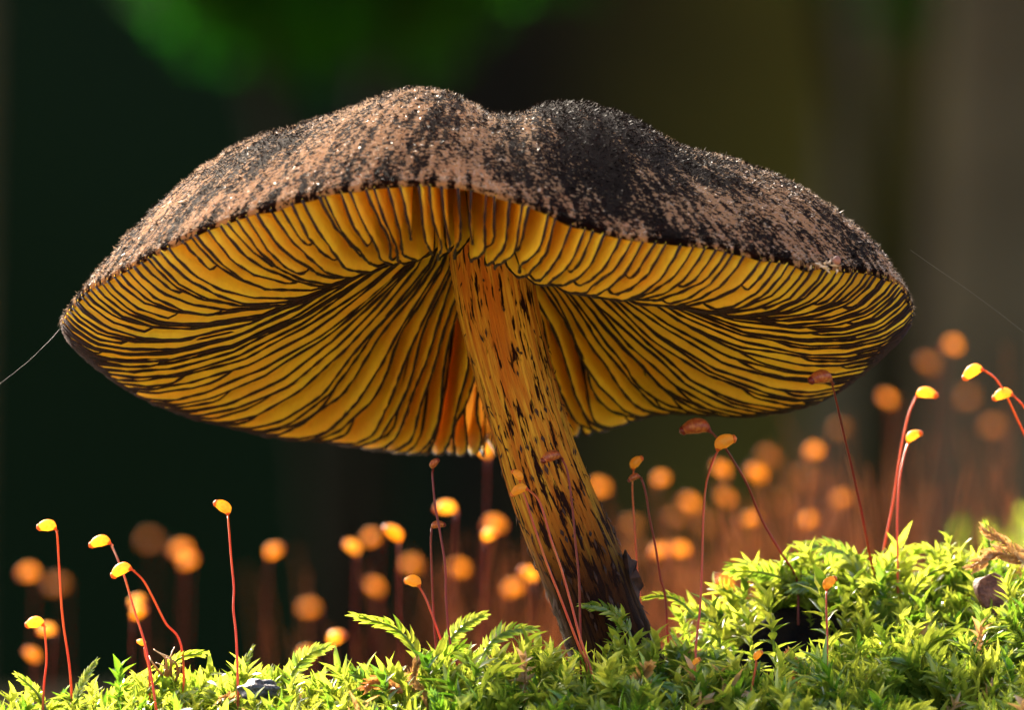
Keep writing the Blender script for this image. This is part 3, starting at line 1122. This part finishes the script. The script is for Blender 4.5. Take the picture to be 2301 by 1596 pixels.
for i in range(26):      # crest shoots that only their place tells apart
    X = float(gs.uniform(20, 1250)) if i % 2 else float(gs.uniform(1880, 2290))
    x = (X - 1150.5) / S
    side_bank = X > 1500
    y = float(np.interp(x, [-3, -0.8, 1.4, 2.2, 3.4, 8], [-0.3, -1.0, -1.0, 0.8, 2.0, 3.0]) - gs.uniform(0.3, 1.4))
    z = float(ground(x, y))
    k = D / (D + y)
    X, Y = x * k * S + 1150.5, 798 - (z - ZC) * k * S
    hh = gs.uniform(95, 135)
    dx = gs.uniform(-60, 60)
    st_ = 'upright' if i % 3 == 0 else 'frond'
    if st_ == 'upright':
        pp = [(X, Y, 0), (X + dx * 0.15, Y - hh * 0.5, 0), (X + dx * 0.3, Y - hh, 0)]
    else:
        pp = [(X, Y, 0), (X + dx * 0.2, Y - hh * 0.5, 0), (X + dx * 0.6, Y - hh * 0.85, -0.1), (X + dx * 1.3, Y - hh, -0.2)]
    lab = {('upright', True): 'pale green upright moss shoot among the sunlit moss of the raised bank',
           ('frond', True): 'pale green feathery moss frond among the sunlit moss of the raised bank',
           ('upright', False): 'green upright moss shoot on the low crest below the silvery side of the cap',
           ('frond', False): 'green feathery moss frond on the low crest below the silvery side of the cap'}[st_, side_bank]
    put_shoot(st_, pp, y, lab, 'moss shoots along the crest', gs)


# dead brown shoots, tendrils, stone, bark
def braided(pts_, dep, label, mat, rad_=0.05):
    line = smooth_path([P(X, Y, dep) for X, Y in pts_], 40)
    b = line[-1].copy()
    e = empty('dead_moss_shoot', b)
    tv, tf = tube(line - b, np.linspace(0.012, 0.02, 40), 6)
    link('stem', mesh_data('stem', tv, tf), mat, e)
    me_ = mesh_data('scale_leaf', *leaf_shape(0.55, -0.15, 0.2))
    me_.materials.append(mat)
    tn = np.gradient(line, axis=0)
    for i in range(1, 39):
        x = -tn[i] / np.linalg.norm(tn[i])
        az = i * 2.2
        ee = frame(x, (0.2, -0.9, 0.3))
        out = ee[:, 1] * math.cos(az) + ee[:, 2] * math.sin(az)
        m_ = frame(x * 1.0 + out * 0.45, out)
        o_ = line[i] - b
        lo = bpy.data.objects.new('scale_leaf', me_)
        COL.objects.link(lo)
        lo.parent = e
        s = 0.17 * (0.7 + 0.3 * math.sin(i * 1.3)) * (rad_ / 0.05) * np.interp(i, [0, 8, 38], [0.6, 1, 1.1])
        lo.matrix_basis = Matrix(((m_[0, 0], m_[0, 1], m_[0, 2], o_[0]), (m_[1, 0], m_[1, 1], m_[1, 2], o_[1]), (m_[2, 0], m_[2, 1], m_[2, 2], o_[2]), (0, 0, 0, 1))) @ Matrix.Scale(s, 4)
    tag(e, label, 'dead moss')


braided([(2206, 1188), (2235, 1205), (2262, 1225), (2290, 1242), (2330, 1255)], 0.6, 'straight brown braided dead moss shoot pointing off the bright bank', M['dead'])
braided([(2180, 1277), (2205, 1262), (2235, 1245), (2270, 1250), (2320, 1268)], 0.2, 'arched brown braided dead moss shoot below the straight one', M['dead'], 0.06)
braided([(818, 1548), (840, 1535), (862, 1540), (885, 1548), (905, 1558)], -2.0, 'orange-brown withered moss frond lying in the green carpet', M['dead_orange'], 0.05)
braided([(955, 1478), (935, 1495), (928, 1520), (932, 1550), (940, 1575)], -1.4, 'pale curled withered moss shoot near the orange-brown one', M['dead'], 0.04)
braided([(1520, 1440), (1535, 1460), (1560, 1470), (1590, 1465)], -0.7, 'pale withered moss shoot lying beside the dark foot of the mushroom', M['dead'], 0.035)
braided([(1770, 1465), (1785, 1490), (1790, 1520), (1800, 1550)], -1.2, 'pinkish-brown withered moss shoot below the dark hollow', M['dead_orange'], 0.04)

b = P(365, 1520, -0.9)
e = empty('dried_tendril', b)
for X0, Y0, X1, Y1, bend in [(345, 1460, 372, 1520, 14), (335, 1475, 365, 1520, -8), (358, 1468, 380, 1515, 16), (392, 1455, 385, 1520, -5), (350, 1490, 378, 1530, 10), (372, 1478, 400, 1520, 9), (405, 1490, 395, 1530, 6)]:
    pp = smooth_path([P(X0, Y0, -0.9), P((X0 + X1) / 2 + bend, (Y0 + Y1) / 2 - 8, -1.05), P(X1, Y1, -0.9)], 14)
    tv, tf = tube(pp - b, np.linspace(0.006, 0.017, 14), 6)
    link('strand', mesh_data('strand', tv, tf), M['dead'], e)
tag(e, 'dried pale curled tendrils sticking up from the moss', 'dried plant')

pv, pf = lump((0, 0, 0), 0.24, 0.16, 0.11, 90, 22, 34, 0.30, 4.5)
pc = P(582, 1548, -1.7)
o = link('pebble', mesh_data('pebble', pv.reshape(-1, 3), pf), M['pebble'], None, pc)
tag(o, 'small dark grey speckled pebble half buried in the moss', 'pebble')
for i, (X, Y, a, b_, lab) in enumerate([(2232, 1335, 0.20, 0.26, 'large reddish brown bark chip wedged in the bright moss bank'), (2238, 1395, 0.17, 0.10, 'small reddish brown bark chip just beneath the large one')]):
    pv, pf = lump((0, 0, 0), a * 1.1, 0.07, b_, 193 + i, 14, 22, 0.26, 5.0)
    rr_ = np.array([a * 1.1, 0.09, b_])
    pv = np.sign(pv) * np.abs(pv / rr_) ** 0.5 * rr_ * np.array([0.85, 1, 0.85])
    tl = R(24 - 50 * i)
    pv = pv @ np.array([[math.cos(tl), 0, math.sin(tl)], [0, 1, 0], [-math.sin(tl), 0, math.cos(tl)]])
    o = link('bark_chip', mesh_data('bark_chip', pv.reshape(-1, 3), pf, False), M['bark'], None, P(X, Y, 0.75))
    tag(o, lab, 'bark chip')


# ------------------------------------------------------------------ moss sporophytes
def capsule_mesh(g, fat=1.0):
    """pear-shaped capsule along +x from its neck at the origin, bent downward (-z); returns body, neck, mouth"""
    L = 1.0
    t = np.linspace(0, 1, 14)
    line = np.stack([t * L, 0 * t, 0.12 * np.sin(t * math.pi * 0.9) - 0.42 * t ** 2.5], -1)
    prof = np.interp(t, [0, 0.08, 0.2, 0.4, 0.6, 0.8, 0.92, 1.0], [0.05, 0.09, 0.19, 0.31, 0.34, 0.31, 0.25, 0.19]) * fat
    body = tube(line[2:], prof[2:], 12)
    neck = tube(np.vstack([[(-0.12, 0, -0.02)], line[:3]]), np.concatenate([[0.045], prof[:3] * 1.02]), 10, False)
    d = line[-1] - line[-2]
    d /= np.linalg.norm(d)
    ml = np.array([line[-1] + d * s for s in (-0.05, 0.02, 0.09, 0.15, 0.20)])
    mouth = tube(ml, [0.18 * fat, 0.215 * fat, 0.19 * fat, 0.11 * fat, 0.02], 12)
    return body, neck, mouth


CAPS = {}
for mk in ('capsule', 'capsule_dark', 'capsule_soft', 'capsule_dull'):
    for fi, fat in enumerate((0.92, 1.1)):
        (bv_, bf_), (nv_, nf_), (mv_, mf_) = capsule_mesh(rng, fat)
        mb = mesh_data('capsule', bv_, bf_)
        mb.materials.append(M[mk])
        mn = mesh_data('neck', nv_, nf_)
        mn.materials.append(M['seta_dark'] if mk == 'capsule_dark' else M['neck'])
        mo = mesh_data('mouth', mv_, mf_)
        mo.materials.append(M['seta_dark'] if mk == 'capsule_dark' else M['lid'])
        CAPS[mk, fi] = (mb, mn, mo)


def sporophyte(tip, ang, cl, pts_, label, group=None, dark=False, y0=0.0, y1=0.0, rad_=0.0125, fat=0, yaw=None, name='moss_sporophyte', soft=False):
    """tip: capsule neck (picture); ang: direction of the capsule in the picture plane, degrees, 0 = +x, 90 = up; pts_: seta from neck down"""
    nn = len(pts_)
    dep = np.linspace(y1, y0, nn + 1)
    seq_ = [P(tip[0], tip[1], dep[0])] + [P(X, Y, dep[i + 1]) for i, (X, Y) in enumerate(pts_)]
    last = seq_[-1]
    gz = float(ground(last[0], last[1])) - 0.05
    if last[2] > gz + 0.05:
        seq_.append(np.array([last[0] + (last[0] - seq_[-2][0]) * 0.15, last[1], gz]))
    pp = smooth_path(seq_, max(16, 7 * len(seq_)))
    b = pp[-1].copy()
    e = empty(name, b)
    wob = np.stack([0.006 * np.sin(np.linspace(0, 9, len(pp)) + tip[0]), 0 * pp[:, 0], 0 * pp[:, 0]], -1)
    wob[0] = 0
    tv, tf = tube(pp + wob - b, np.linspace(rad_ * 0.95, rad_ * 1.25, len(pp)), 6)
    link('seta', mesh_data('seta', tv, tf), M['seta_dark' if dark or soft else 'seta'], e)
    mb, mn, mo = CAPS['capsule_dark' if dark else (soft or 'capsule'), fat]
    a = R(ang)
    yw = yaw if yaw is not None else rnd.uniform(-0.5, 0.5)
    x = np.array([math.cos(a) * math.cos(yw), math.sin(yw), math.sin(a) * math.cos(yw)])
    up = np.array([0, 0, 1.0]) if abs(math.sin(a)) < 0.9 else np.array([-1.0 if math.cos(a) > 0 else 1.0, 0, 0])
    m_ = frame(x, up)
    o_ = pp[0] - b
    mat = Matrix(((m_[0, 0], m_[0, 1], m_[0, 2], o_[0]), (m_[1, 0], m_[1, 1], m_[1, 2], o_[1]), (m_[2, 0], m_[2, 1], m_[2, 2], o_[2]), (0, 0, 0, 1))) @ Matrix.Scale(cl * 1.12, 4)
    c = link('capsule', mb, None, e)
    c.matrix_basis = mat
    link('neck', mn, None, c)
    link('mouth', mo, None, c)
    tag(e, label, 'moss sporophyte', group)
    return e


SPO = [
    # tip, angle, length, seta points, label, options
    ((127, 1192), 150, 0.17, [(130, 1240), (135, 1310), (143, 1400), (158, 1530)], 'brightest white-gold capsule on a straight orange-red stalk', dict(y0=-0.8, y1=-0.9, fat=1)),
    ((100, 1408), 155, 0.17, [(102, 1440), (103, 1490), (98, 1560)], 'short pinkish stalk with a bright capsule low beside the moss edge', dict(y0=-1.2, y1=-1.2, fat=1)),
    ((250, 1224), 160, 0.20, [(262, 1250), (280, 1300), (300, 1370), (330, 1465), (352, 1600)], 'amber capsule on a leaning dark stalk crossed by another stalk', dict(y0=-1.4, y1=-0.2, fat=0)),
    ((298, 1282), 172, 0.21, [(322, 1305), (345, 1345), (372, 1400), (408, 1462)], 'horizontal amber capsule on a bent orange stalk crossing a darker one', dict(y0=-0.8, y1=-1.0, fat=0)),
    ((512, 1160), 112, 0.17, [(516, 1200), (521, 1260), (526, 1320), (524, 1370), (530, 1440), (536, 1596)], 'round golden capsule alone on a long thin straight orange stalk', dict(y0=-1.6, y1=-0.8, fat=1)),
    ((325, 1455), 120, 0.10, [(328, 1475), (335, 1520)], 'tiny orange capsule just above the dried curled tendrils', dict(y0=-0.6, y1=-0.6, fat=1)),
    ((973, 1055), 85, 0.11, [(973, 1080), (978, 1140), (988, 1200), (1000, 1275), (1003, 1350), (1012, 1440), (1030, 1510)], 'tall maroon stalk whose small capsule touches the lower gills', dict(dark=True, y0=-0.6, y1=-0.3, fat=1)),
    ((969, 1190), 40, 0.13, [(967, 1220), (970, 1280), (974, 1350), (978, 1430), (980, 1470)], 'shorter maroon stalk twined beside the tall maroon one', dict(dark=True, y0=0.0, y1=0.0)),
    ((943, 1322), 130, 0.17, [(955, 1345), (975, 1395), (1000, 1460), (1020, 1510)], 'small amber capsule on a short slanting red stalk before the paired maroon stalks', dict(y0=-0.7, y1=-0.6, fat=1)),
    ((1168, 1084), 100, 0.12, [(1180, 1120), (1198, 1180), (1225, 1260), (1262, 1350), (1302, 1455), (1318, 1500)], 'red stalk with a tiny orange capsule high before the mushroom stem', dict(y0=-1.3, y1=-1.3, fat=1)),
    ((1188, 1102), 172, 0.17, [(1212, 1130), (1238, 1215), (1262, 1280), (1285, 1360), (1305, 1440), (1325, 1500), (1340, 1560)], 'red stalk with a sideways orange capsule before the mushroom stem', dict(y0=-1.6, y1=-1.4)),
    ((1262, 1030), 165, 0.19, [(1275, 1060), (1285, 1140), (1292, 1220), (1302, 1310), (1305, 1420)], 'dull red capsule highest before the mushroom stem on a thin dark stalk', dict(dark=True, y0=-1.2, y1=-1.2)),
    ((1424, 1058), 80, 0.14, [(1422, 1090), (1424, 1140), (1427, 1200), (1432, 1300), (1440, 1380)], 'round amber capsule on a thin straight brown stalk beside the mushroom stem', dict(y0=0.9, y1=0.9, fat=1, rad_=0.010)),
    ((1440, 1074), 172, 0.12, [(1450, 1110), (1460, 1170), (1475, 1235), (1485, 1300), (1497, 1368)], 'dark capsule on a curved maroon stalk beside the torn flap', dict(dark=True, y0=0.6, y1=0.4)),
    ((1612, 1016), 60, 0.20, [(1600, 1045), (1588, 1090), (1581, 1160), (1577, 1260), (1572, 1370), (1564, 1470), (1572, 1600)], 'pale yellow hooked capsule on a very long thin orange stalk', dict(y0=-1.6, y1=-0.5, fat=1)),
    ((1598, 972), 155, 0.27, [(1620, 995), (1645, 1030), (1680, 1090), (1712, 1170), (1755, 1245), (1790, 1305)], 'russet hooked capsule on a long curving maroon stalk', dict(dark=True, y0=1.6, y1=0.6)),
    ((1870, 860), 150, 0.24, [(1882, 910), (1896, 975), (1915, 1060), (1938, 1165), (1958, 1260), (1973, 1325)], 'red capsule overlapping the gills on a tall maroon stalk', dict(dark=True, y0=1.8, y1=0.2)),
    ((2058, 893), 28, 0.20, [(2043, 930), (2030, 985), (2018, 1050), (2006, 1125), (1990, 1210), (1978, 1290), (1970, 1370)], 'bright capsule nodding outward on the taller of two paired stalks', dict(y0=2.6, y1=2.7)),
    ((2040, 998), 62, 0.17, [(2030, 1035), (2020, 1090), (2015, 1170), (2017, 1260), (2020, 1360), (2028, 1480)], 'bright upright capsule on the shorter of two paired stalks', dict(y0=1.5, y1=2.5)),
    ((2212, 833), 178, 0.21, [(2235, 850), (2258, 885), (2282, 935), (2310, 995), (2345, 1090), (2380, 1220)], 'highest bright capsule beyond the shaded cap edge', dict(y0=2.2, y1=1.5)),
    ((2278, 890), 165, 0.19, [(2300, 912), (2330, 960), (2360, 1060), (2390, 1220)], 'bright capsule tucked just below the highest one', dict(y0=2.4, y1=1.7)),
    ((1699, 1486), 80, 0.10, [(1697, 1510), (1690, 1550), (1685, 1595)], 'tiny amber capsule on a short stalk below the dark hollow', dict(y0=-2.0, y1=-2.0, fat=1)),
    ((1858, 1330), 80, 0.15, [(1857, 1380), (1858, 1450), (1858, 1520), (1858, 1600)], 'thin dark red stalk before the white shining rosette', dict(y0=-1.6, y1=-0.8, fat=1)),
    ((1563, 1500), 90, 0.09, [(1560, 1530), (1552, 1560), (1545, 1590)], 'tiny faint orange capsule at the foot of the very long stalk', dict(y0=-1.9, y1=-1.9, fat=1)),
]
for tip, ang, cl, pts_, lab, kw in SPO:
    sporophyte(tip, ang, cl, pts_, lab, None, **kw)

# the soft ones behind: (x, y, disc size, zone, seta lean)
SOFT = [(75, 1290, 62, 'a'), (140, 1312, 78, 'a'), (320, 1350, 42, 'a'), (293, 1390, 36, 'a'), (118, 1420, 40, 'a'), (75, 1485, 46, 'a'), (345, 1212, 86, 'a'),
        (420, 1240, 66, 'a'), (405, 1272, 60, 'a'), (700, 1470, 50, 'a'), (598, 1250, 52, 'a'), (705, 1370, 66, 'a'), (737, 1447, 34, 'a'),
        (845, 1207, 62, 'b'), (795, 1243, 44, 'b'), (890, 1216, 32, 'b'), (903, 1270, 66, 'b'), (845, 1332, 62, 'b'), (1018, 1147, 36, 'b'),
        (1085, 1180, 56, 'b'), (1083, 1213, 34, 'b'), (1008, 1278, 62, 'b'), (1193, 1305, 40, 'b'), (1135, 1335, 58, 'b'), (1090, 1026, 40, 'b'), (1230, 1330, 60, 'b'),
        (1357, 1100, 66, 'c'), (1470, 1085, 56, 'c'), (1555, 1145, 62, 'c'), (1632, 1130, 62, 'c'), (1625, 1068, 56, 'c'), (1732, 1040, 72, 'c'),
        (1705, 1080, 58, 'c'), (1812, 1088, 82, 'c'), (1875, 1130, 62, 'c'), (1800, 1180, 58, 'c'), (1700, 1170, 56, 'c'), (1495, 1237, 50, 'c'),
        (1540, 1240, 52, 'c'), (1500, 1160, 70, 'c'), (1640, 1210, 74, 'c'), (1590, 1190, 80, 'c'), (1765, 1130, 84, 'c'), (1510, 1300, 70, 'c'), (1620, 1265, 76, 'c'),
        (1400, 1180, 70, 'c'), (1440, 1240, 84, 'c'), (1720, 1240, 80, 'c'), (1565, 1320, 80, 'c'), (1380, 1260, 60, 'c'),
        (1872, 970, 76, 'd'), (1840, 1012, 60, 'd'), (1995, 905, 66, 'd'), (2122, 775, 66, 'd'), (2090, 830, 72, 'd'), (2160, 900, 84, 'd'), (2240, 960, 80, 'd'),
        (1632, 1327, 36, 'e'), (1866, 1311, 36, 'e')]
LAB = {'a': ('soft amber moss capsule in the dark below the silvery side of the cap', 'soft capsules below the silvery side of the cap'),
       'b': ('soft orange moss capsule in the cluster beneath the lower gills beside the stem', 'soft capsules beneath the lower gills'),
       'c': ('soft glowing orange moss capsule in the cluster behind the foot of the stem', 'soft capsules behind the foot of the stem'),
       'd': ('soft dull amber moss capsule rising above the bank beyond the shaded cap edge', 'soft capsules beyond the shaded cap edge'),
       'e': ('soft amber moss capsule low behind the dark shaded moss fronds', 'soft capsules behind the shaded fronds')}
for i, (X, Y, dia, z_) in enumerate(SOFT):
    cs = 15.0                                    # apparent capsule width without blur
    blur = max(5.0, dia - cs) / S                # cm at the focus plane
    q = min(0.40, blur / 1.0)
    dep = (q * D + 1.2) / (1 - q)
    gdx = rnd.uniform(-30, 60) if z_ in 'bcd' else rnd.uniform(-20, 30)
    b = P(X + gdx, Y, dep)
    gz = float(ground(b[0], b[1]))
    kk = D / (D + dep)
    Yg = 798 - (gz - ZC) * kk * S
    pts_ = [(X + gdx * 0.25 + rnd.uniform(-4, 4), Y + (Yg - Y) * 0.3), (X + gdx * 0.6, Y + (Yg - Y) * 0.65), (X + gdx, Yg)]
    sporophyte((X + 6, Y + 4), rnd.choice([150, 165, 110, 60, 20]), rnd.uniform(0.16, 0.21), pts_, LAB[z_][0].replace('soft', 'large faint' if dia > 68 else 'small bright' if dia < 47 else 'soft', 1), LAB[z_][1], dark=False, y0=dep, y1=dep, fat=1, rad_=0.0065, soft='capsule_dull' if dia > 68 else ('capsule_soft' if dia > 44 or i % 2 else 'capsule'))

vs, fs, k0 = [], [], 0
for i in range(520):
    y = rng.uniform(14, 60)
    kx = (D + y) / D
    x = rng.normal(2.2, 2.0) * kx
    gz = float(ground(x, y))
    hh = rng.uniform(2.0, 4.2)
    l1 = rng.normal(0, 0.5)
    tv, tf = tube(smooth_path([(x, y, gz - 0.1), (x + l1 * 0.3, y, gz + hh * 0.5), (x + l1, y, gz + hh)], 7), 0.012, 3, False)
    vs.append(tv)
    fs.append(np.array(tf) + k0)
    k0 += len(tv)
o = link('stalk_thicket', mesh_data('stalk_thicket', np.vstack(vs), np.vstack(fs)), M['straw'])
kind(o, 'stuff')
tag(o, 'hazy thicket of fine rusty moss stalks behind the foot of the mushroom', 'moss stalks')

# ------------------------------------------------------------------ woodland behind
def leaf_cloud(centre, radii, n, size, seed):
    g = np.random.default_rng(seed)
    d = g.normal(size=(n, 3))
    d /= np.linalg.norm(d, axis=1)[:, None]
    c = np.asarray(centre) + d * (g.uniform(0.15, 1.0, n) ** 0.5)[:, None] * np.asarray(radii)
    clump = Noise2(seed + 1, 4.0 / max(radii), 14, 3)
    c = c[clump(c[:, 0], c[:, 1], c[:, 2]) > -0.35]
    n = len(c)
    a = g.normal(size=(n, 3))
    a /= np.linalg.norm(a, axis=1)[:, None]
    b = np.cross(a, g.normal(size=(n, 3)))
    b /= np.linalg.norm(b, axis=1)[:, None]
    s = g.uniform(0.6, 1.2, n)[:, None] * size
    v = np.stack([c - a * s, c + b * s * 0.4, c + a * s, c - b * s * 0.4], 1).reshape(-1, 3)
    return v, np.arange(n * 4).reshape(-1, 4)


def tree(x, y, r, h, label, seed, crown=(260, 220)):
    g = np.random.default_rng(seed)
    e = empty('tree', (x, y, -34))
    line = smooth_path([(0, 0, 0), (g.uniform(-6, 6), 0, h * 0.35), (g.uniform(-14, 14), 0, h * 0.7), (g.uniform(-20, 20), 0, h)], 40)
    rr = np.interp(np.linspace(0, 1, 40), [0, 0.04, 0.12, 1], [1.5, 1.15, 1.0, 0.35]) * r
    v, f = tube(line, rr, 24)
    vn = Noise2(seed, 0.15, 14, 3)
    v = v + (v - np.repeat(line, 24, axis=0)) * (0.07 * vn(v[:, 0], v[:, 1], v[:, 2] * 0.3))[:, None]
    t = link('trunk', mesh_data('trunk', v, f), M['trunk'], e)
    for q in range(6):
        k = int(g.uniform(24, 38))
        az = g.uniform(0, 6.28)
        tip = line[k] + np.array([math.cos(az) * 45, math.sin(az) * 45, 30])
        bl = smooth_path([line[k], (line[k] + tip) / 2 + np.array([0, 0, 6]), tip], 12)
        bv2, bf2 = tube(bl, np.linspace(rr[k] * 0.4, 0.3, 12), 8)
        link('limb', mesh_data('limb', bv2, bf2), M['trunk'], t)
    lv, lf = leaf_cloud((0, 0, h), (crown[0], crown[0], crown[1]), 1800, 6, seed + 5)
    link('crown', mesh_data('crown', lv, lf, False), M['leaf'], e)
    tag(e, label, 'tree', 'trees behind the mound')


for i, (x, y, r) in enumerate([(30, 900, 2.4), (36, 760, 2.6), (41, 640, 3.0), (47, 820, 4.0), (54, 700, 4.6), (-45, 640, 3.6)]):
    tree(x, y, r, 330 + 25 * i, 'slender pale sapling trunk behind the shaded end of the cap' if x > 0 else 'lone slender sapling trunk behind the silvery end of the cap', 201 + 7 * i, (60, 70))


def shrub(x, y, z, rx, rz, n, label, seed):
    e = empty('shrub', (x, y, -32))
    lv, lf = leaf_cloud((0, 0, z + 32), (rx, rx * 0.7, rz), n, 3.2, seed)
    link('foliage', mesh_data('foliage', lv, lf, False), M['leaf'], e)
    for q in range(5):
        a = q * 1.3
        pp = smooth_path([(0, 0, 0), (math.cos(a) * rx * 0.2, math.sin(a) * rx * 0.2, (z + 32) * 0.6), (math.cos(a) * rx * 0.6, math.sin(a) * rx * 0.5, z + 32)], 12)
        v, f = tube(pp, np.linspace(1.0, 0.4, 12), 6)
        link('branch', mesh_data('branch', v, f), M['twig'], e)
    tag(e, label, 'shrub', 'shrubs under the bank')


shrub(-11, 560, 38, 20, 15, 2000, 'green leafy shrub glowing softly above the silvery side of the cap', 301)
shrub(34, 800, 46, 16, 12, 500, 'dim olive shrub above the dip in the cap', 305)
